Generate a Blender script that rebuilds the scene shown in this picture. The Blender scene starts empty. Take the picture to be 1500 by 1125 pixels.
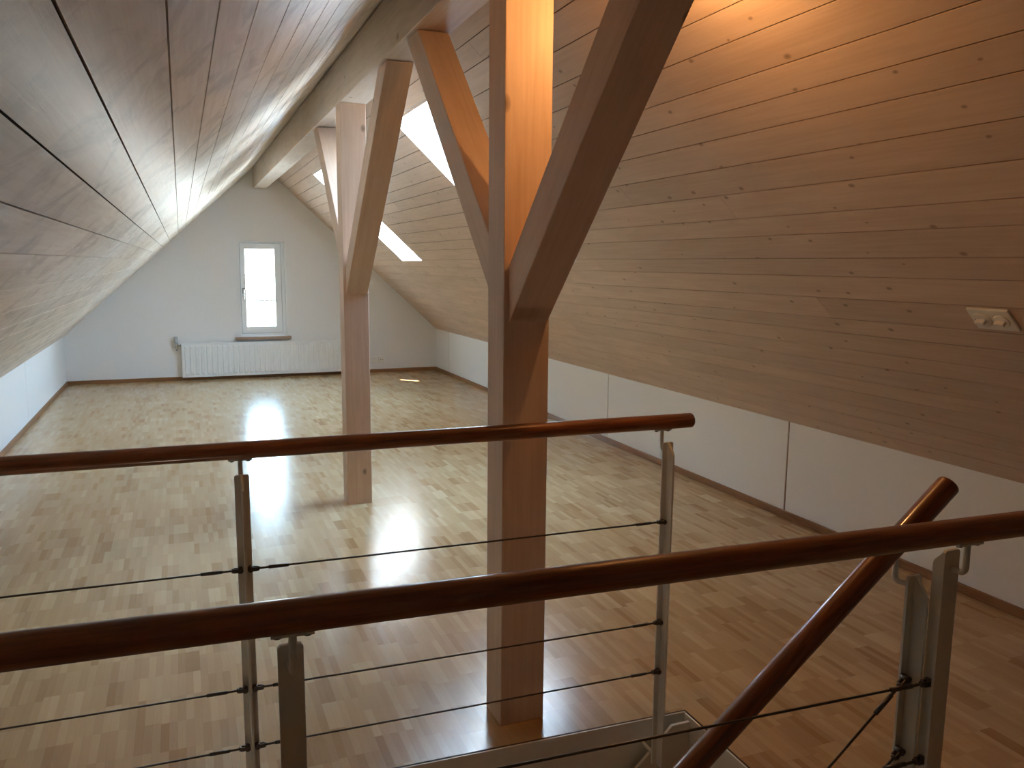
import bpy, bmesh, math, random
from mathutils import Vector, Matrix
random.seed(7)
scene = bpy.context.scene
COL = scene.collection
V = Vector

# ------------------------------------------------------------------ room dimensions (metres)
XL, XR, XM = -1.3864, 3.4232, 1.0184          # knee walls and ridge
ZK = 0.6044                                   # knee wall height
YF, YB = 11.4725, -2.6                        # far and back gable
ANG = math.radians(42.942)
CA, SA = math.cos(ANG), math.sin(ANG)
ZR = ZK + (XR - XM) * math.tan(ANG)           # ridge height
SLOPE = (XR - XM) / CA
BX0, BX1, BZ = 0.934, 1.098, 2.504            # ridge beam

def PR(y, s, d=0.0):                          # point on the right slope (d: outwards)
    return V((XR - s * CA + d * SA, y, ZK + s * SA + d * CA))
def PL(y, s, d=0.0):
    return V((XL + s * CA - d * SA, y, ZK + s * SA + d * CA))

# ------------------------------------------------------------------ mesh helper
class MB:
    def __init__(self):
        self.v, self.f, self.uv, self.tone, self.sm = [], [], [], [], []
    def face(self, pts, uvs=None, tone=0.5, smooth=False):
        i = len(self.v)
        self.v += [V(p) for p in pts]
        self.f.append(list(range(i, i + len(pts))))
        self.uv.append(uvs or [(p[1], p[0] + p[2]) for p in pts])
        self.tone.append(tone); self.sm.append(smooth)
    def obox(self, o, ux, uy, uz, long=2, uvo=None, tone=0.5):
        """oriented box: corner o and three edge vectors; 'long' is the grain axis"""
        o = V(o); E = [V(ux), V(uy), V(uz)]
        if E[0].cross(E[1]).dot(E[2]) < 0:
            o = o + E[0]; E[0] = -E[0]
        L = [e.length for e in E]
        if uvo is None: uvo = (random.uniform(0, 50), random.uniform(0, 50))
        for a in range(3):
            b, c = (a + 1) % 3, (a + 2) % 3
            for s in (0, 1):
                base = o + E[a] * s
                cs = [(0, 0), (1, 0), (1, 1), (0, 1)]
                if s == 0: cs = cs[::-1]
                pts = [base + E[b] * i + E[c] * j for i, j in cs]
                uvs = []
                for i, j in cs:
                    vb, vc = i * L[b], j * L[c]
                    if b == long: u, v = vb, vc
                    elif c == long: u, v = vc, vb
                    else: u, v = vb * .2, vc
                    uvs.append((u + uvo[0], v + uvo[1] + a * 1.37 + s * 3.1))
                self.face(pts, uvs, tone)
        return self
    def box(self, a, b, long=2, uvo=None):
        return self.obox(a, (b[0]-a[0], 0, 0), (0, b[1]-a[1], 0), (0, 0, b[2]-a[2]), long, uvo)
    def tube(self, pts, rad, n=20, cap=True, round_end=0.0, tw=None):
        """tube along a polyline, optional rounded rims (round_end = rim radius)"""
        P = [V(p) for p in pts]
        R = [rad] * len(P) if not isinstance(rad, (list, tuple)) else list(rad)
        if round_end:
            d0 = (P[1] - P[0]).normalized(); d1 = (P[-1] - P[-2]).normalized()
            a, b = [], []
            for k in range(5):
                t = math.pi / 2 * k / 5
                a.append((P[0] + d0 * round_end * (1 - math.sin(t)), R[0] - round_end * (1 - math.cos(t))))
                b.append((P[-1] - d1 * round_end * (1 - math.sin(t)), R[-1] - round_end * (1 - math.cos(t))))
            mid = list(zip(P[1:-1], R[1:-1]))
            if len(P) == 2: mid = []
            seq = a[::-1] + mid + b
            P = [q[0] for q in seq]; R = [q[1] for q in seq]
        uo = random.uniform(0, 30)
        rings, us = [], []
        u = uo
        prev = None
        for i, p in enumerate(P):
            if i: u += (p - P[i-1]).length
            if i == 0: d = P[1] - P[0]
            elif i == len(P) - 1: d = P[-1] - P[-2]
            else:
                d = (P[i] - P[i-1]).normalized() + (P[i+1] - P[i]).normalized()
            if d.length < 1e-9: d = prev[0]
            d = d.normalized()
            if prev is None:
                up = V((0, 0, 1)) if abs(d.z) < .9 else V((0, 1, 0))
                a = d.cross(up).normalized()
            else:
                a = prev[1] - d * prev[1].dot(d); a.normalize()
            b = d.cross(a)
            prev = (d, a)
            rings.append([p + (a * math.cos(2*math.pi*k/n) + b * math.sin(2*math.pi*k/n)) * R[i] for k in range(n)])
            us.append(u)
        rr = max(R)
        i0 = len(self.v)
        for r in rings: self.v += r
        for i in range(len(rings) - 1):
            for k in range(n):
                k2 = (k + 1) % n
                self.f.append([i0 + i*n + k, i0 + i*n + k2, i0 + (i+1)*n + k2, i0 + (i+1)*n + k])
                v0, v1 = 2*math.pi*rr*k/n, 2*math.pi*rr*(k+1)/n
                self.uv.append([(us[i], v0), (us[i], v1), (us[i+1], v1), (us[i+1], v0)])
                self.tone.append(.5); self.sm.append(True)
        if cap:
            for idx, rv in ((0, True), (len(rings)-1, False)):
                r = list(range(i0 + idx*n, i0 + idx*n + n))
                if rv: r = r[::-1]
                self.f.append(r); self.uv.append([(us[idx] + .01*math.cos(2*math.pi*k/n), .01*math.sin(2*math.pi*k/n)) for k in range(n)])
                self.tone.append(.5); self.sm.append(False)
        return self
    def prism(self, outline, ext, smooth=False):
        """outline: list of 3-D points (planar), ext: extrusion vector"""
        o = [V(p) for p in outline]; ext = V(ext)
        nrm = sum(((o[i]).cross(o[(i+1) % len(o)]) for i in range(len(o))), V((0,0,0)))
        if nrm.dot(ext) > 0: o = o[::-1]
        self.face(o); self.face([p + ext for p in o][::-1])
        n = len(o)
        for i in range(n):
            j = (i + 1) % n
            self.face([o[j], o[i], o[i] + ext, o[j] + ext], smooth=smooth)
        return self
    def build(self, name, mat, parent=None, loc=None, bevel=0, seg=2, smooth=False):
        if loc is None:
            xs = [p.x for p in self.v]; ys = [p.y for p in self.v]; zs = [p.z for p in self.v]
            loc = V(((min(xs)+max(xs))/2, (min(ys)+max(ys))/2, min(zs)))
        loc = V(loc)
        me = bpy.data.meshes.new(name)
        me.from_pydata([p - loc for p in self.v], [], self.f)
        uvl = me.uv_layers.new(name='UVMap')
        flat = [c for poly in self.uv for q in poly for c in q]
        uvl.data.foreach_set('uv', flat)
        at = me.attributes.new('tone', 'FLOAT', 'FACE')
        at.data.foreach_set('value', self.tone)
        me.polygons.foreach_set('use_smooth', [s or smooth for s in self.sm])
        if bevel:
            bm = bmesh.new(); bm.from_mesh(me)
            bmesh.ops.remove_doubles(bm, verts=bm.verts, dist=1e-5)
            ed = [e for e in bm.edges if len(e.link_faces) == 2 and e.calc_face_angle(0) > .5]
            bmesh.ops.bevel(bm, geom=ed, offset=bevel, segments=seg, profile=.5, affect='EDGES', clamp_overlap=True)
            bm.to_mesh(me); bm.free()
        me.materials.append(mat)
        o = bpy.data.objects.new(name, me)
        COL.objects.link(o)
        place(o, loc, parent)
        return o

WLOC = {}
def place(o, loc, parent):
    loc = V(loc)
    WLOC[o.name] = loc
    if parent is not None:
        o.parent = parent
        o.location = loc - WLOC[parent.name]
    else:
        o.location = loc
def thing(name, loc, label, cat, group=None):
    o = bpy.data.objects.new(name, None); COL.objects.link(o)
    o.empty_display_size = .1
    place(o, loc, None)
    o['label'] = label; o['category'] = cat
    if group: o['group'] = group
    return o
def structure(o, label=None):
    o['kind'] = 'structure'
    if label: o['label'] = label
    return o

# ------------------------------------------------------------------ materials
def new_mat(name):
    m = bpy.data.materials.new(name); m.use_nodes = True
    nt = m.node_tree; nt.nodes.clear()
    out = nt.nodes.new('ShaderNodeOutputMaterial')
    p = nt.nodes.new('ShaderNodeBsdfPrincipled')
    nt.links.new(p.outputs[0], out.inputs[0])
    return m, nt, p
class G:
    """tiny node-graph helper"""
    def __init__(self, nt): self.nt = nt
    def n(self, t, **k):
        o = self.nt.nodes.new(t)
        for a, b in k.items(): setattr(o, a, b)
        return o
    def s(self, sock, val):
        if hasattr(val, 'is_linked') or isinstance(val, bpy.types.NodeSocket): self.nt.links.new(val, sock)
        else: sock.default_value = val
    def math(self, op, a, b=0.0, c=None, clamp=False):
        o = self.n('ShaderNodeMath', operation=op); o.use_clamp = clamp
        self.s(o.inputs[0], a); self.s(o.inputs[1], b)
        if c is not None: self.s(o.inputs[2], c)
        return o.outputs[0]
    def mapping(self, vec, scale, loc=(0,0,0)):
        o = self.n('ShaderNodeMapping'); self.s(o.inputs[0], vec)
        o.inputs['Scale'].default_value = scale; o.inputs['Location'].default_value = loc
        return o.outputs[0]
    def noise(self, vec, scale, detail=3, rough=.5, dist=0.0):
        o = self.n('ShaderNodeTexNoise'); self.s(o.inputs['Vector'], vec)
        o.inputs['Scale'].default_value = scale; o.inputs['Detail'].default_value = detail
        o.inputs['Roughness'].default_value = rough; o.inputs['Distortion'].default_value = dist
        return o.outputs[0]
    def ramp(self, fac, stops):
        o = self.n('ShaderNodeValToRGB'); self.s(o.inputs[0], fac)
        cr = o.color_ramp
        while len(cr.elements) < len(stops): cr.elements.new(.5)
        for e, (p, c) in zip(cr.elements, stops):
            e.position = p; e.color = (*c, 1) if len(c) == 3 else c
        return o.outputs[0]
    def mix(self, fac, a, b, mode='MIX'):
        o = self.n('ShaderNodeMix', data_type='RGBA', blend_type=mode)
        self.s(o.inputs[0], fac)
        for sck, v in ((o.inputs[6], a), (o.inputs[7], b)):
            if isinstance(v, tuple): sck.default_value = (*v, 1) if len(v) == 3 else v
            else: self.s(sck, v)
        return o.outputs[2]
    def bump(self, h, strength, dist=.002):
        o = self.n('ShaderNodeBump'); self.s(o.inputs['Height'], h)
        o.inputs['Strength'].default_value = strength; o.inputs['Distance'].default_value = dist
        return o.outputs[0]

def simple(name, col, rough=.5, metal=0.0, bump=None, spec=.5):
    m, nt, p = new_mat(name)
    p.inputs['Base Color'].default_value = (*col, 1)
    p.inputs['Roughness'].default_value = rough
    p.inputs['Metallic'].default_value = metal
    p.inputs['Specular IOR Level'].default_value = spec
    g = G(nt)
    tc = g.n('ShaderNodeTexCoord')
    n = g.noise(tc.outputs['Object'], bump[0] if bump else 40, 3)
    c = g.mix(.06, (*col, 1), g.ramp(n, [(.3, tuple(x*.6 for x in col)), (.7, tuple(min(1, x*1.3) for x in col))]))
    nt.links.new(c, p.inputs['Base Color'])
    if bump: nt.links.new(g.bump(n, bump[1], bump[2]), p.inputs['Normal'])
    return m

def wood_white(name, light, dark, knot, rough=.5, knots=4.5, knot_r=.03, stain=0.0, tonev=.12):
    """whitewashed spruce; UV = (metres along the grain, metres across)"""
    m, nt, p = new_mat(name); g = G(nt)
    uv = g.n('ShaderNodeUVMap').outputs[0]
    at = g.n('ShaderNodeAttribute', attribute_name='tone').outputs['Fac']
    grain = g.noise(g.mapping(uv, (1.2, 32, 1)), 2.2, 5, .6, .35)
    fig = g.noise(g.mapping(uv, (.9, 7, 1)), 2.0, 3, .5, .8)
    blot = g.noise(g.mapping(uv, (1.0, 1.6, 1), (7, 3, 0)), 1.3, 4, .6)
    f = g.math('ADD', g.math('MULTIPLY', grain, .55), g.math('MULTIPLY', fig, .45))
    c = g.ramp(f, [(.34, dark), (.62, light)])
    # knots: sparse dark dots
    vo = g.n('ShaderNodeTexVoronoi', feature='F1', voronoi_dimensions='2D')
    g.s(vo.inputs['Vector'], g.mapping(uv, (.72, 1.15, 1))); vo.inputs['Scale'].default_value = knots
    keep = g.math('GREATER_THAN', g.n('ShaderNodeSeparateColor').outputs[0], .5)
    sep = keep.node.inputs[0].links[0].from_node
    nt.links.new(vo.outputs['Color'], sep.inputs[0])
    size = g.math('MULTIPLY', sep.outputs[1], knot_r)
    size = g.math('ADD', size, knot_r * .7)
    kk = g.math('SUBTRACT', 1.0, g.math('DIVIDE', vo.outputs['Distance'], size), clamp=True)
    kk = g.math('MULTIPLY', g.math('POWER', kk, .55), keep)
    halo = g.math('SUBTRACT', 1.0, g.math('DIVIDE', vo.outputs['Distance'], g.math('MULTIPLY', size, 3.0)), clamp=True)
    halo = g.math('MULTIPLY', halo, keep)
    c = g.mix(g.math('MULTIPLY', halo, .22), c, dark)
    c = g.mix(g.math('MULTIPLY', kk, .85), c, knot)
    if stain:
        st = g.ramp(g.noise(g.mapping(uv, (3.2, 5.5, 1), (2, 9, 0)), 1.0, 5, .62, 1.2), [(.50, (0,0,0)), (.66, (1,1,1))])
        c = g.mix(g.math('MULTIPLY', g.n('ShaderNodeSeparateColor').outputs[0], stain), c, tuple(x*.55 for x in dark))
        # wire the stain mask
        sc = [x for x in nt.nodes if x.bl_idname == 'ShaderNodeSeparateColor' and not x.inputs[0].is_linked][0]
        nt.links.new(st, sc.inputs[0])
    # board to board tone and slow blotches
    t = g.math('ADD', g.math('MULTIPLY', g.math('SUBTRACT', at, .5), tonev * 2), g.math('MULTIPLY', g.math('SUBTRACT', blot, .5), .3))
    hsv = g.n('ShaderNodeHueSaturation'); g.s(hsv.inputs['Color'], c); g.s(hsv.inputs['Value'], g.math('ADD', t, 1.0))
    nt.links.new(hsv.outputs[0], p.inputs['Base Color'])
    p.inputs['Roughness'].default_value = rough
    p.inputs['Specular IOR Level'].default_value = .35
    nt.links.new(g.bump(grain, .25, .0015), p.inputs['Normal'])
    return m

M = {}
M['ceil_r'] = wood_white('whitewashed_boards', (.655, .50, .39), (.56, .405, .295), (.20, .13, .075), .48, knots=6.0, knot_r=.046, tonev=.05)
M['ceil_l'] = wood_white('whitewashed_boards_worn_lit', (.82, .755, .665), (.69, .60, .50), (.26, .18, .11), .42, knots=2.2, knot_r=.02, stain=.55, tonev=.06)  # paler base stands in for more light on this slope; stains are wear
M['timber'] = wood_white('limed_timber', (.71, .535, .415), (.61, .43, .315), (.16, .10, .06), .5, knots=2.6, knot_r=.035, stain=.06)
M['beam'] = wood_white('limed_beam', (.70, .62, .53), (.58, .48, .39), (.26, .18, .12), .5, knots=2.4, knot_r=.03, stain=.08)
M['gap'] = simple('dark_gap', (.045, .028, .018), .9)
M['plaster'] = simple('white_plaster', (.80, .79, .76), .85, bump=(170, .35, .002))
M['gable'] = simple('white_gable_paint', (.80, .79, .77), .55, bump=(120, .15, .001))
M['white'] = simple('white_lacquer', (.82, .83, .82), .35)
M['radiator'] = simple('radiator_enamel', (.80, .81, .80), .3)
M['steel_paint'] = simple('white_painted_steel', (.70, .69, .62), .42)
M['steel'] = simple('stainless_steel', (.115, .10, .085), .36, .85)
M['chrome'] = simple('chrome', (.55, .55, .55), .2, 1)
M['plastic'] = simple('white_plastic', (.80, .77, .70), .35)
M['black'] = simple('black_hole', (.01, .01, .01), .6)
M['grey_plastic'] = simple('grey_plastic', (.42, .45, .48), .4)

def wood_plain(name, a, b, rough, coat=0.0, sc=(2.5, 60), ring=False):
    m, nt, p = new_mat(name); g = G(nt)
    uv = g.n('ShaderNodeUVMap').outputs[0]
    n = g.noise(g.mapping(uv, (sc[0], sc[1], 1)), 2.0, 5, .62, .6)
    n2 = g.noise(g.mapping(uv, (sc[0]*.5, sc[1]*.18, 1)), 2.0, 3, .5, 1.5)
    f = g.math('ADD', g.math('MULTIPLY', n, .5), g.math('MULTIPLY', n2, .5))
    nt.links.new(g.ramp(f, [(.36, a), (.60, b)]), p.inputs['Base Color'])
    p.inputs['Roughness'].default_value = rough
    p.inputs['Coat Weight'].default_value = coat
    p.inputs['Coat Roughness'].default_value = .14
    nt.links.new(g.bump(n, .12, .001), p.inputs['Normal'])
    return m
M['rail'] = wood_plain('varnished_handrail_wood', (.10, .027, .007), (.27, .085, .022), .38, .7)
M['skirting'] = wood_plain('skirting_wood', (.21, .09, .03), (.29, .13, .045), .42, .2)
M['sill'] = wood_plain('window_sill_wood', (.30, .19, .12), (.40, .27, .18), .5)
M['tread'] = wood_plain('stair_tread_wood', (.36, .20, .09), (.46, .27, .13), .35, .3)

def floor_mat():
    m, nt, p = new_mat('lacquered_parquet'); g = G(nt)
    tc = g.n('ShaderNodeTexCoord')
    sep = g.n('ShaderNodeSeparateXYZ'); nt.links.new(tc.outputs['Object'], sep.inputs[0])
    x, y = sep.outputs[0], sep.outputs[1]
    W, Lr, NP = .0262, .174, 5
    panel = g.math('FLOOR', g.math('DIVIDE', x, W * NP))
    wn = g.n('ShaderNodeTexWhiteNoise', noise_dimensions='1D'); g.s(wn.inputs['W'], panel)
    off = g.math('MULTIPLY', g.math('SUBTRACT', wn.outputs['Value'], .5), .10)
    yy = g.math('DIVIDE', g.math('ADD', y, off), Lr)
    row = g.math('FLOOR', yy)
    strip = g.math('FLOOR', g.math('DIVIDE', x, W))
    def wnoise(a, b, s):
        c = g.n('ShaderNodeCombineXYZ'); g.s(c.inputs[0], a); g.s(c.inputs[1], b); c.inputs[2].default_value = s
        w = g.n('ShaderNodeTexWhiteNoise', noise_dimensions='3D'); nt.links.new(c.outputs[0], w.inputs[0]); return w.outputs['Value']
    r1 = wnoise(strip, row, 1.5)
    # wider pieces: groups of one to three strips share a tone
    pr = wnoise(g.math('FLOOR', g.math('DIVIDE', g.math('ADD', strip, g.math('MULTIPLY', row, 1.0)), 3)), row, 4.5)
    r2 = wnoise(panel, row, 8.5)
    t = g.math('ADD', g.math('ADD', g.math('MULTIPLY', r1, .42), g.math('MULTIPLY', pr, .34)), g.math('MULTIPLY', r2, .24))
    gr = g.noise(g.mapping(tc.outputs['Object'], (75, 5, 1)), 1.6, 4, .6, .3)
    big = g.noise(tc.outputs['Object'], .9, 3, .5)
    t = g.math('ADD', t, g.math('MULTIPLY', g.math('SUBTRACT', gr, .5), .22))
    t = g.math('ADD', t, g.math('MULTIPLY', g.math('SUBTRACT', big, .5), .15))
    c = g.ramp(t, [(.15, (.36, .205, .088)), (.38, (.455, .29, .138)), (.60, (.495, .33, .163)), (.88, (.57, .405, .22))])
    fx = g.math('FRACT', g.math('DIVIDE', x, W)); fy = g.math('FRACT', yy)
    ex = g.math('MINIMUM', fx, g.math('SUBTRACT', 1, fx)); ey = g.math('MINIMUM', fy, g.math('SUBTRACT', 1, fy))
    seam = g.math('MAXIMUM', g.math('LESS_THAN', ex, .018), g.math('LESS_THAN', ey, .0035))
    c = g.mix(g.math('MULTIPLY', seam, .22), c, (.22, .12, .06))
    nt.links.new(c, p.inputs['Base Color'])
    rn = g.noise(tc.outputs['Object'], 7, 4, .6)
    p.inputs['Roughness'].default_value = .3
    nt.links.new(g.math('ADD', .16, g.math('MULTIPLY', rn, .12)), p.inputs['Roughness'])
    p.inputs['IOR'].default_value = 1.5
    tilt = g.math('ADD', g.math('MULTIPLY', r1, .5), g.math('MULTIPLY', g.noise(tc.outputs['Object'], 16, 2), .5))
    nt.links.new(g.bump(tilt, .10, .0006), p.inputs['Normal'])
    return m
M['floor'] = floor_mat()

def glass_mat():
    m = bpy.data.materials.new('window_glass'); m.use_nodes = True
    nt = m.node_tree; nt.nodes.clear()
    out = nt.nodes.new('ShaderNodeOutputMaterial'); mx = nt.nodes.new('ShaderNodeMixShader')
    tr = nt.nodes.new('ShaderNodeBsdfTransparent'); gl = nt.nodes.new('ShaderNodeBsdfGlossy')
    gl.inputs['Roughness'].default_value = .02; tr.inputs[0].default_value = (.93, .96, .95, 1)
    g = G(nt); ge = g.n('ShaderNodeNewGeometry'); dt = g.n('ShaderNodeVectorMath', operation='DOT_PRODUCT')
    nt.links.new(ge.outputs['Normal'], dt.inputs[0]); nt.links.new(ge.outputs['Incoming'], dt.inputs[1])
    sch = g.math('POWER', g.math('SUBTRACT', 1.0, g.math('ABSOLUTE', dt.outputs['Value']), clamp=True), 5.0)
    nt.links.new(g.math('ADD', g.math('MULTIPLY', sch, .9), .07), mx.inputs[0]); nt.links.new(tr.outputs[0], mx.inputs[1]); nt.links.new(gl.outputs[0], mx.inputs[2])
    nt.links.new(mx.outputs[0], out.inputs[0])
    return m
M['glass'] = glass_mat()
def emit(name, col, s):
    m, nt, p = new_mat(name)
    p.inputs['Base Color'].default_value = (*col, 1)
    p.inputs['Emission Color'].default_value = (*col, 1); p.inputs['Emission Strength'].default_value = s
    return m
M['bulb'] = emit('lamp_bulb', (1, .62, .28), 30)

# ------------------------------------------------------------------ the stairwell outline
def y_far(x): return 2.3145 - .040 * x        # opening's far edge
def y_near(x): return 1.128 - .050 * x        # opening's near edge
OX0, OX1 = -1.28, 1.572

# floor with the stair opening
hole = [V((OX0, y_near(OX0), 0)), V((OX1, y_near(OX1), 0)), V((OX1, y_far(OX1), 0)), V((OX0, y_far(OX0), 0))]
outr = [V((XL - .1, YB - .1, 0)), V((XR + .1, YB - .1, 0)), V((XR + .1, YF + .1, 0)), V((XL - .1, YF + .1, 0))]
fb = MB()
for i in range(4):
    j = (i + 1) % 4
    fb.face([outr[i], outr[j], hole[j], hole[i]])
    dn = V((0, 0, -.22))
    fb.face([hole[i], hole[j], hole[j] + dn, hole[i] + dn])
    fb.face([outr[j] + dn, outr[i] + dn, hole[i] + dn, hole[j] + dn])
structure(fb.build('floor', M['floor'], loc=(0, 0, 0)), 'lacquered light parquet floor around the stair opening')

# storey below (only seen down the stairwell)
lb = MB(); lb.box((XL, -1.5, -2.75), (XR, 4.5, -2.7))
structure(lb.build('floor', M['tread']), 'floor of the storey below')
lw = MB()
for a, b in (((XL-.05, -1.5, -2.7), (XL, 4.5, -.22)), ((XR, -1.5, -2.7), (XR+.05, 4.5, -.22)), ((XL, 4.5, -2.7), (XR, 4.55, -.22)), ((XL, -1.55, -2.7), (XR, -1.5, -.22))):
    lw.box(a, b)
structure(lw.build('wall_below', M['plaster']), 'plaster walls of the storey below')

# ------------------------------------------------------------------ sloping board ceilings
SK = [(8.49, 9.31), (4.82, 5.64)]             # skylight spans in y
SS0, SS1 = 1.423, 2.772                       # along the slope
def rsub(rects, h):
    out = []
    for (a0, a1, b0, b1) in rects:
        if h[0] >= a1 or h[1] <= a0 or h[2] >= b1 or h[3] <= b0:
            out.append((a0, a1, b0, b1)); continue
        if h[0] > a0: out.append((a0, h[0], b0, b1))
        if h[1] < a1: out.append((h[1], a1, b0, b1))
        m0, m1 = max(a0, h[0]), min(a1, h[1])
        if h[2] > b0: out.append((m0, m1, b0, h[2]))
        if h[3] < b1: out.append((m0, m1, h[3], b1))
    return out
R_J = [0, .12, .25, .36, .49, .60, .73, .84, .96, 1.06, 1.195, 1.33, 1.435, 1.57, 1.675, 1.81, 1.945, 2.078, 2.183, 2.288, 2.418, 2.525, 2.66, 2.79, 2.90, 3.03, 3.16, SLOPE]
L_J = [0, .13, .245, .38, .49, .63, .74, .875, .99, 1.12, 1.259, 1.407, 1.525, 1.639, 1.754, 1.893, 2.004, 2.118, 2.25, 2.36, 2.49, 2.60, 2.735, 2.85, 2.98, 3.10, SLOPE]
def boards(P, joints, holes, seed, ends):
    rnd = random.Random(seed)
    mb = MB(); gap = .0019; dep = .006; ch = .0003
    for r in range(len(joints) - 1):
        s0, s1 = joints[r], joints[r+1]
        cuts = [YB]
        y = YB + rnd.uniform(.8, 4.2)
        if r in ends: cuts += sorted(ends[r]); y = 99
        while y < YF - .6:
            cuts.append(y); y += rnd.uniform(3.2, 4.8)
        cuts.append(YF + .03)
        for c in range(len(cuts) - 1):
            tone = rnd.random(); uo, vo = rnd.uniform(0, 60), rnd.uniform(0, 60)
            rect = [(cuts[c], cuts[c+1], s0, s1)]
            for h in holes: rect = rsub(rect, h)
            for (a0, a1, b0, b1) in rect:
                ga0 = gap*.4 if abs(a0-cuts[c]) < 1e-6 else 0
                ga1 = gap*.4 if abs(a1-cuts[c+1]) < 1e-6 else 0
                gb0 = gap if abs(b0-s0) < 1e-6 else 0
                gb1 = gap if abs(b1-s1) < 1e-6 else 0
                o = [(a0+ga0, b0+gb0), (a1-ga1, b0+gb0), (a1-ga1, b1-gb1), (a0+ga0, b1-gb1)]
                c0 = ch
                i = [(a0+ga0+c0*.5, b0+gb0+c0), (a1-ga1-c0*.5, b0+gb0+c0), (a1-ga1-c0*.5, b1-gb1-c0), (a0+ga0+c0*.5, b1-gb1-c0)]
                uvf = lambda q: (q[0] + uo, q[1] - s0 + vo)
                mb.face([P(*q) for q in i], [uvf(q) for q in i], tone)
                for k in range(4):
                    l = (k + 1) % 4
                    mb.face([P(*i[k]), P(*i[l]), P(o[l][0], o[l][1], c0), P(o[k][0], o[k][1], c0)], [uvf(i[k]), uvf(i[l]), uvf(o[l]), uvf(o[k])], tone)
                    mb.face([P(o[k][0], o[k][1], c0), P(o[l][0], o[l][1], c0), P(o[l][0], o[l][1], dep), P(o[k][0], o[k][1], dep)], [uvf(o[k]), uvf(o[l]), uvf(o[l]), uvf(o[k])], tone)
    return mb
holesR = [(a, b, SS0, SS1) for a, b in SK]
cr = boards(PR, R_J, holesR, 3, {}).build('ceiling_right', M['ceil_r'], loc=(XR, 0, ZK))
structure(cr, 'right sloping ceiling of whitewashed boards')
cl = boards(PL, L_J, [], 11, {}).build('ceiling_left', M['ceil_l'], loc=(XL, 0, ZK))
structure(cl, 'left sloping ceiling of whitewashed boards')
# dark backing behind the grooves (roof build-up)
def backing(P, holes):
    mb = MB()
    rect = [(YB - .1, YF + .1, -.12, SLOPE + .02)]
    for h in holes: rect = rsub(rect, h)
    for (a0, a1, b0, b1) in rect:
        mb.face([P(a0, b0, .006), P(a1, b0, .006), P(a1, b1, .006), P(a0, b1, .006)])
        mb.face([P(a0, b0, .55), P(a1, b0, .55), P(a1, b1, .55), P(a0, b1, .55)])
    return mb
b = backing(PR, holesR).build('backing', M['gap'], parent=cr)
b = backing(PL, []).build('backing', M['gap'], parent=cl)

# ------------------------------------------------------------------ skylights (in the right slope)
for i, (a, b_) in enumerate(SK):
    wf = MB()
    for (y0, y1, s0, s1) in ((a-.02, a, SS0, SS1), (b_, b_+.02, SS0, SS1), (a-.02, b_+.02, SS0-.02, SS0), (a-.02, b_+.02, SS1, SS1+.02)):
        q = PR(y0, s0, .004)
        wf.obox(q, PR(y1, s0, .004) - q, PR(y0, s1, .004) - q, PR(y0, s0, .52) - q)
    w = wf.build('window_%d' % (i + 2), M['white'])
    structure(w, 'far skylight with white lining in the right slope' if i == 0 else 'nearer skylight with white lining in the right slope')
    sf = MB(); t = .045
    for (y0, y1, s0, s1) in ((a, a+t, SS0, SS1), (b_-t, b_, SS0, SS1), (a+t, b_-t, SS0, SS0+t), (a+t, b_-t, SS1-t, SS1)):
        q = PR(y0, s0, .44)
        sf.obox(q, PR(y1, s0, .44) - q, PR(y0, s1, .44) - q, PR(y0, s0, .50) - q)
    s_ = sf.build('sash', M['white'], parent=w)
    gl = MB(); gl.face([PR(a+t, SS0+t, .47), PR(b_-t, SS0+t, .47), PR(b_-t, SS1-t, .47), PR(a+t, SS1-t, .47)])
    gl.build('pane', M['glass'], parent=s_)

# ------------------------------------------------------------------ gable walls
WX0, WX1, WZ0, WZ1 = .716, 1.314, .556, 1.815
def gable(y, t, holed):
    mb = MB()
    yo = y + t
    hz = lambda x: .01 + (ZK + (x - XL) * math.tan(ANG) if x < XM else ZK + (XR - x) * math.tan(ANG))
    XA, XB_ = XL - .07, XR + .07
    prof = [(XA, 0), (XB_, 0), (XB_, hz(XB_)), (XM, hz(XM)), (XA, hz(XA))]
    if not holed:
        mb.prism([V((x, y, z)) for x, z in prof], (0, t, 0)); return mb
    for yy in (y, yo):
        F = [[(XA, 0), (WX0, 0), (WX0, hz(WX0)), (XA, hz(XA))],
             [(WX1, 0), (XB_, 0), (XB_, hz(XB_)), (WX1, hz(WX1))],
             [(WX0, 0), (WX1, 0), (WX1, WZ0), (WX0, WZ0)],
             [(WX0, WZ1), (WX1, WZ1), (WX1, hz(WX1)), (XM, hz(XM)), (WX0, hz(WX0))]]
        for f in F:
            pts = [V((x, yy, z)) for x, z in f]
            mb.face(pts if yy == y else pts[::-1])
    c = [(WX0, WZ0), (WX1, WZ0), (WX1, WZ1), (WX0, WZ1)]
    for k in range(4):
        p, q = c[k], c[(k+1) % 4]
        mb.face([V((p[0], y, p[1])), V((p[0], yo, p[1])), V((q[0], yo, q[1])), V((q[0], y, q[1]))])
    return mb
structure(gable(YF, .16, True).build('wall_far', M['gable']), 'white far gable wall')
structure(gable(YB, -.1, False).build('wall_back', M['plaster']), 'white gable wall behind the viewer')

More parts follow.
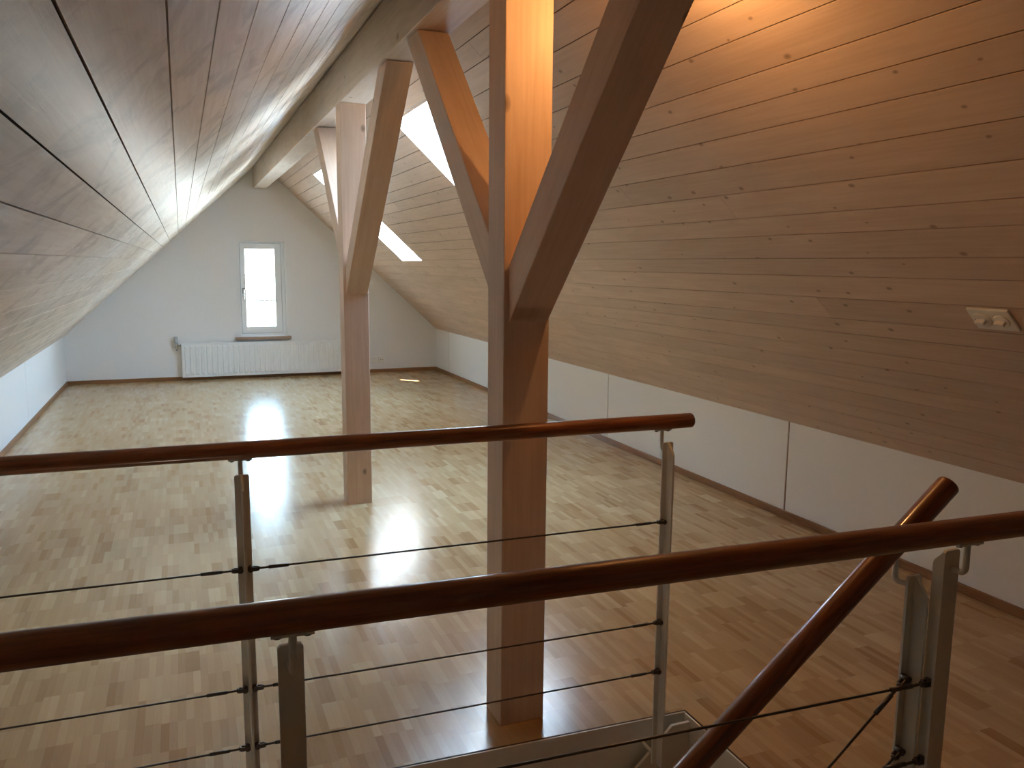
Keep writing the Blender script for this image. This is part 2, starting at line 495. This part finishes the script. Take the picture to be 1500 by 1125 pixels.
# gable window
def rect_frame(x0, x1, z0, z1, tl, tr, tb, tt, y0, y1):
    mb = MB()
    mb.box((x0, y0, z0), (x0+tl, y1, z1)); mb.box((x1-tr, y0, z0), (x1, y1, z1))
    mb.box((x0+tl, y0, z0), (x1-tr, y1, z0+tb)); mb.box((x0+tl, y0, z1-tt), (x1-tr, y1, z1))
    return mb
wf = rect_frame(WX0, WX1, WZ0, WZ1, .030, .052, .05, .035, YF+.065, YF+.13)
w1 = wf.build('window_1', M['white'], bevel=.003)
structure(w1, 'white gable window with three stacked panes')
sx0, sx1, sz0, sz1 = WX0+.022, WX1-.050, WZ0+.038, WZ1-.025
sash = rect_frame(sx0, sx1, sz0, sz1, .063, .083, .09, .075, YF+.045, YF+.10).build('sash', M['white'], parent=w1, bevel=.006)
rect_frame(sx0-.005, sx1+.005, sz0-.005, sz1+.005, .006, .006, .006, .006, YF+.0635, YF+.0645).build('sash_gap', M['grey_plastic'], parent=w1)  # added grey strip, painted in as the dark gap between sash and frame
gx0, gx1, gz0, gz1 = sx0+.063, sx1-.083, sz0+.09, sz1-.075
gb = MB()
gb.box((gx0, YF+.07, gz0), (gx1, YF+.078, gz1)); gb.build('pane', M['glass'], parent=w1)
for k in (1, 2):
    z = gz0 + (gz1-gz0)*k/3
    MB().box((gx0, YF+.060, z-.009), (gx1, YF+.085, z+.009)).build('glazing_bar', M['white'], parent=w1, bevel=.002)
h = MB(); hx = sx0 + .030; hz_ = 1.165
h.box((hx-.014, YF+.037, hz_-.035), (hx+.014, YF+.045, hz_+.035))
h.tube([(hx, YF+.038, hz_+.01), (hx, YF+.0, hz_+.01), (hx, YF-.004, hz_-.0), (hx+.002, YF-.004, hz_-.115)], .0085, 12)
h.build('handle', M['chrome'], parent=w1, smooth=False)
# moulding line round the opening
cs = rect_frame(WX0-.030, WX1+.0, WZ0-.0, WZ1+.014, .028, .0005, .0005, .012, YF-.006, YF-.0005)
cs = MB(); cs.box((WX0-.03, YF-.005, WZ0), (WX0-.002, YF, WZ1+.012)); cs.box((WX0-.03, YF-.005, WZ1+.002), (WX1+.004, YF, WZ1+.014))
cs.build('casing', M['gable'], parent=w1)
sl = MB(); sl.box((.637, YF-.055, .515), (1.363, YF+.064, .553), long=0)
sl.build('sill', M['sill'], parent=w1, bevel=.006)['label'] = 'brown wooden window sill board'

# ------------------------------------------------------------------ knee walls with panel joints
def knee(x, sgn, seams, name, label):
    mb = MB(); g2 = .006
    edges = [YB - .02] + seams + [YF + .03]
    for k in range(len(edges) - 1):
        y0 = edges[k] + (g2 if k else 0); y1 = edges[k+1] - (g2 if k < len(edges) - 2 else 0)
        mb.box((min(x, x + sgn*.014), y0, 0), (max(x, x + sgn*.014), y1, ZK + .004))
    w = mb.build(name, M['plaster'], bevel=.0015, seg=1)
    structure(w, label)
    MB().box((min(x + sgn*.006, x + sgn*.08), YB, 0), (max(x + sgn*.006, x + sgn*.08), YF, ZK)).build('backing', M['sill'], parent=w)
knee(XR, 1, [-.68, 1.62, 3.935, 6.24, 8.55, 10.86], 'wall_right', 'low white panelled knee wall on the right')
knee(XL, -1, [-.55, 1.78, 4.1, 6.4, 8.70], 'wall_left', 'low white panelled knee wall on the left')
# baseboards
bb = MB(); bb.box((XR-.013, YB, 0), (XR, YF, .047), long=1); structure(bb.build('baseboard_right', M['skirting'], bevel=.003), 'brown baseboard along the right knee wall')
bb = MB(); bb.box((XL, YB, 0), (XL+.013, YF, .047), long=1); structure(bb.build('baseboard_left', M['skirting'], bevel=.003), 'brown baseboard along the left knee wall')
bb = MB(); bb.box((XL+.013, YF-.013, 0), (XR-.013, YF, .047), long=0); structure(bb.build('baseboard_far', M['skirting'], bevel=.003), 'brown baseboard below the far gable')

# ------------------------------------------------------------------ ridge beam
bm_ = MB(); bm_.box((BX0, YB+.002, BZ), (BX1, YF-.002, 2.762), long=1)
o = bm_.build('ridge_beam', M['beam'], bevel=.004)
o['label'] = 'long pale timber beam running under the ridge to the far gable'; o['category'] = 'beam'

# ------------------------------------------------------------------ posts with braces
def timber(name, mb, parent): return mb.build(name, M['timber'], parent=parent, bevel=.003)
def brace(y_face, d, z_bot, t_v, z_top=BZ - .004):
    """45-degree brace: starts on the post face at y_face, rises towards d"""
    rise = z_top - z_bot
    run = rise * 1.0
    x0, x1 = PX0 + .017, PX1 - .007
    pts = [(y_face, z_bot), (y_face + d*run, z_top), (y_face + d*(run - t_v), z_top), (y_face, z_bot + t_v)]
    mb = MB()
    # side faces
    ln = V((0, d, 1)).normalized()
    uo = random.uniform(0, 40)
    def uvp(y, z): 
        a = (y - y_face)*d; b = z - z_bot
        return ((a + b)*.7071 + uo, (b - a)*.7071 + 5)
    A = [V((x0, y, z)) for y, z in pts]; B = [V((x1, y, z)) for y, z in pts]
    UA = [uvp(y, z) for y, z in pts]
    flip = d > 0
    def add(ps, us):
        mb.face(ps, us)
    add(A, UA); add(B[::-1], [(u, v + 2) for u, v in UA][::-1])
    for i in range(4):
        j = (i+1) % 4
        add([A[j], A[i], B[i], B[j]], [(UA[j][0], 10+i), (UA[i][0], 10+i), (UA[i][0], 10+i+x1-x0), (UA[j][0], 10+i+x1-x0)])
    return mb
def fix_normals(o):
    bm = bmesh.new(); bm.from_mesh(o.data)
    bmesh.ops.remove_doubles(bm, verts=bm.verts, dist=1e-5)
    bmesh.ops.recalc_face_normals(bm, faces=bm.faces); bm.to_mesh(o.data); bm.free()
PX0, PX1, PD = .9340, 1.0915, .142
def post(y0, label, zn, tn, zf, tf):
    t = thing('timber_post', ((PX0+PX1)/2, y0+PD/2, 0), label, 'post')
    timber('post_shaft', MB().box((PX0, y0, 0), (PX1, y0+PD, BZ)), t)
    for (yf, d, zb, tv) in ((y0, -1, zn, tn), (y0+PD, 1, zf, tf)):
        b = timber('brace', brace(yf, d, zb, tv), t); fix_normals(b)
    return t
post(2.392, 'square wooden post with two braces, nearest, rising just behind the stair railing', 1.366, .180, 1.425, .180)
post(5.127, 'square wooden post with two braces standing farther back in front of the radiator', 1.354, .180, 1.49, .190)

# ------------------------------------------------------------------ stairwell trim
def strip_quad(p0, p1, z0, z1, t, nrm, mat, name, label, parent=None, bevel=.001):
    p0, p1, nrm = V(p0), V(p1), V(nrm).normalized()
    mb = MB(); q = V((p0.x, p0.y, z0)); mb.obox(q, V((p1.x-p0.x, p1.y-p0.y, 0)), nrm*t, (0, 0, z1-z0), long=0)
    o = mb.build(name, mat, parent=parent, bevel=bevel)
    if parent is None: structure(o, label)
    return o
FZ = -.19
e = .008
f1 = strip_quad((OX0, y_far(OX0)-.001, 0), (OX1, y_far(OX1)-.001, 0), FZ, .001, .006, (0, -1, 0), M['steel_paint'], 'trim_1', 'white steel fascia on the far side of the stair opening')
f2 = strip_quad((OX1-.001, y_near(OX1), 0), (OX1-.001, y_far(OX1)-.01, 0), FZ, .001, .006, (-1, 0, 0), M['steel_paint'], 'trim_2', 'white steel fascia on the right side of the stair opening')
f3 = strip_quad((OX0, y_near(OX0)+.001, 0), (OX1, y_near(OX1)+.001, 0), FZ, .001, .006, (0, 1, 0), M['steel_paint'], 'trim_3', 'white steel fascia on the near side of the stair opening')
f4 = strip_quad((OX0+.001, y_near(OX0)+.01, 0), (OX0+.001, y_far(OX0)-.01, 0), FZ, .001, .006, (1, 0, 0), M['steel_paint'], 'trim_4', 'white steel fascia on the left side of the stair opening')

jm = MB()
for (o_, a_, b_, n_) in ((f1, (OX0, y_far(OX0)), (OX1+.006, y_far(OX1)-.0002), (.04, 1, 0)), (f2, (OX1, y_near(OX1)), (OX1, y_far(OX1)), (1, 0, 0)), (f3, (OX0, y_near(OX0)), (OX1+.006, y_near(OX1)), (0, -1, 0))):
    q = V((a_[0], a_[1], -.02)); nn = V(n_).normalized()
    MB().obox(q, V((b_[0]-a_[0], b_[1]-a_[1], 0)), nn*.0065, (0, 0, .0206), long=0).build('joint_strip', M['gap'], parent=o_)

# ------------------------------------------------------------------ railing parts
def tpost(parent, x, y, ztop, zbot, web, w=.037, wl=.034, label=None, rnd=.004):
    """T-section post: flange in the xz plane, web towards web*(+y); top of the web cut on the slant"""
    th = .006; mb = MB()
    yf = y if web > 0 else y - th
    r = rnd
    x0, x1 = x - w/2, x + w/2
    mb.prism([(x0, yf, zbot), (x1, yf, zbot), (x1, yf, ztop-r), (x1-r, yf, ztop), (x0+r, yf, ztop), (x0, yf, ztop-r)], (0, th, 0))
    ya = yf + th if web > 0 else yf
    yb = ya + web*wl
    mb.prism([(x-.003, ya, zbot), (x-.003, yb, zbot), (x-.003, yb, ztop-.034), (x-.003, ya+web*.004, ztop-.001), (x-.003, ya, ztop-.001)], (.006, 0, 0))
    p = mb.build('post', M['steel_paint'], parent=parent)
    return p
def bracket(parent, x, yfl, out, z_in, rail_c, rail_r, dirv):
    """bent rod from the flange up to a small plate screwed under the handrail"""
    rx, ry, rz = rail_c
    r = .006
    zt = rz - rail_r
    c = .012
    pts = [(x, yfl, z_in)]
    tx, ty = rx, ry
    # quarter bend
    dx, dy = tx - x, ty - yfl
    L = math.hypot(dx, dy) or 1e-6
    ux, uy = dx / L, dy / L
    pts.append((x + ux*(L-c), yfl + uy*(L-c), z_in))
    for k in range(1, 5):
        a = math.pi/2*k/4
        pts.append((x + ux*(L-c+c*math.sin(a)), yfl + uy*(L-c+c*math.sin(a)), z_in + c*(1-math.cos(a))))
    pts.append((tx, ty, zt + .002))
    mb = MB(); mb.tube(pts, r, 12)
    d = V(dirv).normalized()
    side = V((-d.y, d.x, 0)).normalized(); up = d.cross(side)
    if up.z < 0: up = -up
    c0 = V((tx, ty, zt)) - d*.03 - side*.009 - up*.003
    mb.obox(c0, d*.06, side*.018, up*.004, long=0)
    b = mb.build('bracket', M['steel_paint'], parent=parent)
    for s in (-1, 1):
        q = V((tx, ty, zt)) + d*.021*s
        MB().tube([q - up*.0065, q - up*.002], .0055, 10).build('screw', M['steel'], parent=b)
    return b
def end_fitting(parent, p, d, pin):
    """pin, fork, threaded rod and swage sleeve, starting at p along d"""
    p, d = V(p), V(d).normalized(); pin = V(pin).normalized(); up = d.cross(pin).normalized()
    mb = MB()
    mb.tube([p - pin*.009, p + pin*.009], .0075, 14)
    for s in (-1, 1):
        q = p - d*.006 - up*.0055 + pin*(s*.005) - pin*.0015
        mb.obox(q, d*.024, pin*.003, up*.011, long=0)
    mb.tube([p + d*.016, p + d*.022], .0065, 12)
    mb.tube([p + d*.020, p + d*.048], .0030, 10)
    mb.tube([p + d*.046, p + d*.098], .0048, 12)
    return mb.build('end_fitting', M['steel'], parent=parent)
def cable(parent, a, b, pin, fit_a=True, fit_b=True, gapa=.0, gapb=.0):
    a, b = V(a), V(b); d = (b - a).normalized()
    mb = MB(); mb.tube([a + d*(.09 if fit_a else 0), b - d*(.09 if fit_b else 0)], .0026, 10)
    c = mb.build('cable', M['steel'], parent=parent)
    if fit_a: end_fitting(c, a, d, pin)
    if fit_b: end_fitting(c, b, -d, pin)
    return c

# far railing ----------------------------------------------------------------
def yr_far(x): return 2.2357 - .029 * x
def yp_far(x): return yr_far(x) - .033
ZRAIL = 1.055
t = thing('stair_railing', (0, 2.2, 0), 'steel and cable railing with brown round handrail on the far side of the stair opening', 'railing')
rf = .0237
hr = MB(); hr.tube([(-1.34, yr_far(-1.34), ZRAIL), (1.513, yr_far(1.513), ZRAIL)], rf, 40, round_end=.008)
hr.build('handrail', M['rail'], parent=t)
FX = [-1.17, .1235, 1.403]
for x in FX:
    p = tpost(t, x, yp_far(x), .997, -.10, -1)
    # spacer to the fascia
    MB().tube([(x, yp_far(x)-.001, -.078), (x, y_far(x)-.006, -.078)], .006, 16).build('spacer', M['steel_paint'], parent=p)
    bracket(p, x, yp_far(x), 1, .966, (x, yr_far(x), ZRAIL), rf, (1, -.029, 0))
CZ = [.742, .572, .404, .234]
for i in range(len(FX) - 1):
    xa, xb = FX[i] + .013, FX[i+1] - .013
    for z in CZ:
        cable(t, (xa, yp_far(xa)-.015, z), (xb, yp_far(xb)-.015, z), (0, 1, 0))

# near railing ---------------------------------------------------------------
def yr_near(x): return 1.1377 - .0522 * x
def yp_near(x): return yr_near(x) + .030
t = thing('stair_railing', (0, 1.14, 0), 'steel and cable railing with brown round handrail nearest the viewer', 'railing')
rn = .0247
hr = MB(); hr.tube([(-1.30, yr_near(-1.30), ZRAIL), (1.522, yr_near(1.522), ZRAIL)], rn, 40, round_end=.008)
hr.build('handrail', M['rail'], parent=t)
NX = [-1.12, .1235, 1.372]
for x in NX:
    p = tpost(t, x, yp_near(x), .998 if x < 1 else 1.005, -.10, 1, w=.037 if x < 1 else .040)
    MB().tube([(x, yp_near(x)+.001, -.06), (x, y_near(x)+.006, -.06)], .011, 16).build('spacer', M['steel_paint'], parent=p)
    bracket(p, x, yp_near(x), -1, .968, (x, yr_near(x), ZRAIL), rn, (1, -.052, 0))
for i in range(len(NX) - 1):
    xa, xb = NX[i] + .013, NX[i+1] - .0115
    for z in (.724, .555, .386, .217):
        cable(t, (xa, yp_near(xa)+.016, z), (xb, yp_near(xb)+.016, z), (0, 1, 0))

# stair flight railing -------------------------------------------------------
YS = 1.200
t = thing('stair_railing', (1.36, YS, 0), 'sloping railing with round handrail running down beside the stair flight', 'railing')
SLP = .812
def zst(x): return 1.094 + (x - 1.463)*SLP
hr = MB(); hr.tube([(-.55, YS, zst(-.55)), (1.474, YS, zst(1.474))], .0237, 40, round_end=.008)
hr.build('handrail', M['rail'], parent=t)
SX = [1.357, .25]
dS = (1, 0, SLP)
for x in SX:
    top = zst(x) - .078
    p = tpost(t, x, YS-.030, top, top - 1.2 if x < 1 else -.14, -1, w=.037)
    bracket(p, x, YS-.030, 1, top-.022, (x - .012, YS+.004, zst(x-.012)), .0237, dS)
for k in range(4):
    dz = (.232, .392, .552, .712)[k]
    xa, xb = SX[1] + .014, SX[0] - .014
    cable(t, (xa, YS-.045, zst(xa) - dz - .05), (xb, YS-.045, zst(xb) - dz - .05), (0, 1, 0))

# ------------------------------------------------------------------ stair flight
t = thing('staircase', (.6, 1.7, -2.7), 'steep stair flight with white plate stringers going down to the left', 'staircase')
def stringer(y, th):
    mb = MB()
    top = -.012; xr = OX1 - .009; xc = 1.492
    sl = .93; L = 2.75
    lo = xc - (top + 2.6)/sl
    mb.prism([(xr, y, top), (xc, y, top), (lo, y, -2.6), (lo, y, -2.7), (lo + .30, y, -2.7), (xr, y, top - .33)], (0, th, 0))
    return mb.build('stringer', M['steel_paint'], parent=t, bevel=.001, seg=1)
stringer(2.203, .012); stringer(1.213, .012)
for k in range(12):
    z = -.205*(k+1); x1 = 1.53 - .2204*k
    MB().box((x1-.26, 1.226, z-.035), (x1, 2.204, z), long=1).build('tread', M['tread'], parent=t, bevel=.004)

# ------------------------------------------------------------------ radiator
RX0, RX1, RZ0, RZ1 = -.036, 2.20, .045, .488
RY = YF - .10
t = thing('radiator', ((RX0+RX1)/2, YF-.06, .0), 'long low white panel radiator on the far gable wall under the window', 'radiator')
mb = MB()
n = 33; pitch = (RX1 - RX0 - .03)/n
prof = []
for k in range(n):
    a = RX0 + .015 + k*pitch
    prof += [(a, .010), (a+pitch*.30, .010), (a+pitch*.42, 0), (a+pitch*.88, 0)]
prof = [(RX0, .010)] + prof + [(RX1-.015, .010), (RX1, .010)]
zl = [(RZ0, 0), (RZ0+.030, 0), (RZ0+.045, 1), (RZ1-.045, 1), (RZ1-.030, 0), (RZ1, 0)]
for i in range(len(prof)-1):
    for j in range(len(zl)-1):
        pts = []
        for (pi, zj) in ((i, j), (i+1, j), (i+1, j+1), (i, j+1)):
            x, dep = prof[pi]; z, f = zl[zj]
            pts.append((x, RY + (dep if f else .010) - (0.0), z))
        mb.face(pts)
mb.box((RX0, RY+.0102, RZ0), (RX1, RY+.014, RZ1))
p = mb.build('front_panel', M['radiator'], parent=t)
MB().box((RX0, RY+.074, RZ0), (RX1, RY+.078, RZ1)).build('back_panel', M['radiator'], parent=t)
gr = MB()
k = RX0 + .01
while k < RX1 - .02:
    gr.box((k, RY+.0145, RZ1-.012), (k+.012, RY+.0735, RZ1-.006)); k += .024
gr.build('top_grille', M['radiator'], parent=t)
for x in (RX0, RX1-.004):
    MB().box((x, RY+.0145, RZ0), (x+.004, RY+.0735, RZ1)).build('side_panel', M['radiator'], parent=t)
vx = -.094
v = MB()
v.tube([(RX0-.001, RY+.045, .465), (vx+.012, RY+.045, .465)], .012, 12)
v.tube([(vx+.002, RY+.045, .435), (vx+.002, RY+.045, .495)], .017, 14)
v.tube([(vx+.002, RY+.045, .445), (vx+.002, RY+.045, .405), (vx+.002, YF-.012, .405)], .011, 12)
v_ = v.build('valve', M['chrome'], parent=t)
MB().tube([(vx, RY+.045, .495), (vx-.001, RY+.045, .505), (vx-.002, RY+.045, .578)], [.016, .024, .022], 16).build('thermostat_head', M['grey_plastic'], parent=v_)
for x in (.3, 1.9):
    MB().box((x, RY+.078, .10), (x+.03, YF, .42)).build('mounting_bracket', M['radiator'], parent=t)

# sockets on the far gable ----------------------------------------------------
sx, sz = 2.608, .185
t = thing('wall_socket', (sx, YF, sz), 'small white wall socket on the far gable right of the rear post', 'socket')
MB().box((sx-.042, YF-.012, sz-.045), (sx+.042, YF, sz+.045)).build('plate', M['plastic'], parent=t, bevel=.006)
for d in (-.015, .014):
    MB().tube([(sx+d, YF-.0128, sz-.004), (sx+d, YF-.0100, sz-.004)], .0058, 12).build('contact_hole', M['black'], parent=t)
o = MB().box((2.428, YF-.009, sz-.052), (2.548, YF, sz+.040)).build('cover_plate', M['plastic'], bevel=.004)
o.name = 'wall_cover_plate'
o['label'] = 'blank white cover plate beside the socket on the far gable'; o['category'] = 'cover plate'

# rotary switches on the right slope ------------------------------------------
def on_slope(y, s): return PR(y, s)
ey, es, en = V((0, -1, 0)), (PR(0, 1) - PR(0, 0)).normalized(), (PR(0, 0, -1) - PR(0, 0, 0)).normalized()
c0 = PR(1.995, 1.137)
t = thing('light_switch', c0, 'white double rotary switch plate on the right sloping boards', 'switch')
q = c0 - ey*.079 - es*.052 
MB().obox(q, ey*.158, es*.104, en*.010, long=0).build('plate', M['plastic'], parent=t, bevel=.003)
for s, rr in ((-1, .034), (1, .028)):
    k0 = c0 + ey*(.037*s) + en*.010
    kn = MB(); kn.tube([k0, k0 + en*.004, k0 + en*.005], [rr, rr, rr-.002], 28)
    kp = kn.build('rotary_disc', M['plastic'], parent=t)
    kb = MB(); kb.obox(k0 + en*.005 - ey*.018 - es*.007, ey*.036, es*.014, en*.017, long=0)
    kb.build('toggle', M['plastic'], parent=kp, bevel=.002)
    if s == -1:
        for (a, b_) in ((-.022, .004), (-.020, -.004), (-.012, -.012), (-.011, -.018)):
            p0 = k0 + en*.0049 + ey*a + es*b_
            MB().tube([p0, p0 + en*.0006], .0022, 8).build('contact_hole', M['black'], parent=kp)

# halogen spot on the right slope near the beam --------------------------------
LP = V((1.262, 2.05, 2.375))
def spotlight(pos, aim, label):
    t = thing('spotlight', pos, label, 'lamp')
    d = (V(aim) - V(pos)).normalized()
    # arm from the slope
    root = V(pos) + V((.0, 0, 0))
    s_here = (XR - pos[0]) / CA
    top = V((pos[0], pos[1], ZK + (XR - pos[0]) * math.tan(ANG)))
    MB().tube([top, V(pos)], .005, 10).build('stem', M['chrome'], parent=t)
    MB().tube([top + V((0,0,.004)), top - V((0, 0, .012))], .03, 20).build('mount', M['white'], parent=t)
    return t

# ------------------------------------------------------------------ lights
def sun_world():
    w = bpy.data.worlds.new('World'); scene.world = w; w.use_nodes = True
    nt = w.node_tree; nt.nodes.clear(); g = G(nt)
    out = nt.nodes.new('ShaderNodeOutputWorld'); bg = nt.nodes.new('ShaderNodeBackground')
    tc = g.n('ShaderNodeTexCoord'); sep = g.n('ShaderNodeSeparateXYZ')
    nt.links.new(tc.outputs['Generated'], sep.inputs[0])
    f = g.math('ADD', g.math('MULTIPLY', sep.outputs[2], .5), .5)
    c = g.ramp(f, [(.42, (.40, .41, .40)), (.50, (.92, .97, 1.0)), (.62, (.50, .74, 1.0)), (1.0, (.30, .56, 1.0))])
    nt.links.new(c, bg.inputs[0]); bg.inputs[1].default_value = WORLD_S
    nt.links.new(bg.outputs[0], out.inputs[0])
WORLD_S = 41.0
sun_world()
def portal(name, pts):
    """portal over a window; pts: centre, x-edge, y-edge; it only guides sky sampling"""
    c, ex, ey_ = [V(p) for p in pts]
    L = bpy.data.lights.new(name, 'AREA'); L.shape = 'RECTANGLE'; L.size = ex.length; L.size_y = ey_.length
    L.cycles.is_portal = True
    o = bpy.data.objects.new(name, L); COL.objects.link(o)
    X, Y = ex.normalized(), ey_.normalized(); Z = X.cross(Y)
    mt = Matrix((X, Y, Z)).transposed().to_4x4(); mt.translation = c; o.matrix_world = mt
for i, (a, b_) in enumerate(SK):
    c = PR((a+b_)/2, (SS0+SS1)/2, .49)
    X = V((0, -(b_-a), 0)); Y = PR(0, SS1) - PR(0, SS0)
    Z = X.normalized().cross(Y.normalized())
    if Z.dot(V((SA, 0, CA))) < 0: X = -X       # area lights shine along -Z: into the room
    portal('skylight_portal', (c, X, Y))
c = ((gx0+gx1)/2, YF+.12, (gz0+gz1)/2)
X = V((gx1-gx0, 0, 0)); Y = V((0, 0, gz1-gz0))
if X.cross(Y).y < 0: X = -X
portal('window_portal', (c, X, Y))

def lamp(name, loc, watt, col, r=.03, spot=None, aim=None, blend=.5):
    L = bpy.data.lights.new(name, 'SPOT' if spot else 'POINT'); L.energy = watt; L.color = col; L.shadow_soft_size = r
    o = bpy.data.objects.new(name, L); COL.objects.link(o); o.location = loc
    if spot:
        L.spot_size = math.radians(spot); L.spot_blend = blend
        o.rotation_euler = (V(aim) - V(loc)).to_track_quat('-Z', 'Y').to_euler()
    return o
def sun(direction, strength):
    L = bpy.data.lights.new('sun', 'SUN'); L.energy = strength; L.angle = math.radians(.53); L.color = (1, .97, .92)
    o = bpy.data.objects.new('sun', L); COL.objects.link(o); o.location = (-4, -6, 12)
    o.rotation_euler = V(direction).to_track_quat('-Z', 'Y').to_euler()
sun((.60, 1.40, -1.924), 95)
WARM = (1.0, .50, .17)
spotlight(LP, (1.2, 3, 2.0), 'small halogen lamp on the right slope beside the near post')
MB().tube([LP + V((0, 0, .0)), LP - V((0, 0, .03))], .012, 12).build('bulb', M['bulb'], parent=bpy.data.objects['spotlight'])
lamp('halogen', LP - V((0, 0, .055)), 12, WARM, .012)
lamp('fill_below', (-.3, .9, -1.9), 14, (1, .80, .58), .08)  # unseen fill light added downstairs to lift the dark fascia and stringer
shield_ = MB(); lc = LP - V((0, 0, .055)); k_ = 14  # unseen curved shield, added to block lamp light from the left slope
for i in range(k_):
    a0, a1 = [math.radians(150 + 118 * q / k_) for q in (i, i + 1)]
    for (r_, fl) in ((.038, 0), (.040, 1)):
        pts = [lc + V((r_*math.cos(a), r_*math.sin(a), z)) for a, z in ((a0, -.035), (a1, -.035), (a1, .055), (a0, .055))]
        shield_.face(pts[::-1] if fl == 0 else pts, smooth=True)
shield_.build('light_shield', M['chrome'], parent=bpy.data.objects['spotlight'])

# ------------------------------------------------------------------ camera (solved from the photograph)
yaw, pit, rol, F = .3833, .1460, .0086, 1197.3
Fw = V((math.sin(yaw)*math.cos(pit), math.cos(yaw)*math.cos(pit), -math.sin(pit)))
Rt = V((math.cos(yaw), -math.sin(yaw), 0)); Up = Rt.cross(Fw)
R2 = Rt*math.cos(rol) + Up*math.sin(rol); U2 = -Rt*math.sin(rol) + Up*math.cos(rol)
cam = bpy.data.cameras.new('Camera'); cam.sensor_fit = 'HORIZONTAL'; cam.sensor_width = 36; cam.lens = 36*F/1500
cam.clip_start = .02
co = bpy.data.objects.new('Camera', cam); COL.objects.link(co)
mt = Matrix((R2, U2, -Fw)).transposed().to_4x4(); mt.translation = V((0, 0, 1.55)); co.matrix_world = mt
scene.camera = co

scene.view_settings.view_transform = 'Standard'; scene.view_settings.look = 'None'
scene.view_settings.exposure = 0.0; scene.view_settings.gamma = 1.0
scene.view_settings.use_curve_mapping = False
scene.cycles.use_denoising = True
scene.cycles.max_bounces = 14; scene.cycles.diffuse_bounces = 8; scene.cycles.glossy_bounces = 4
scene.cycles.transparent_max_bounces = 12
scene.cycles.sample_clamp_indirect = 20.0
scene.cycles.caustics_reflective = False
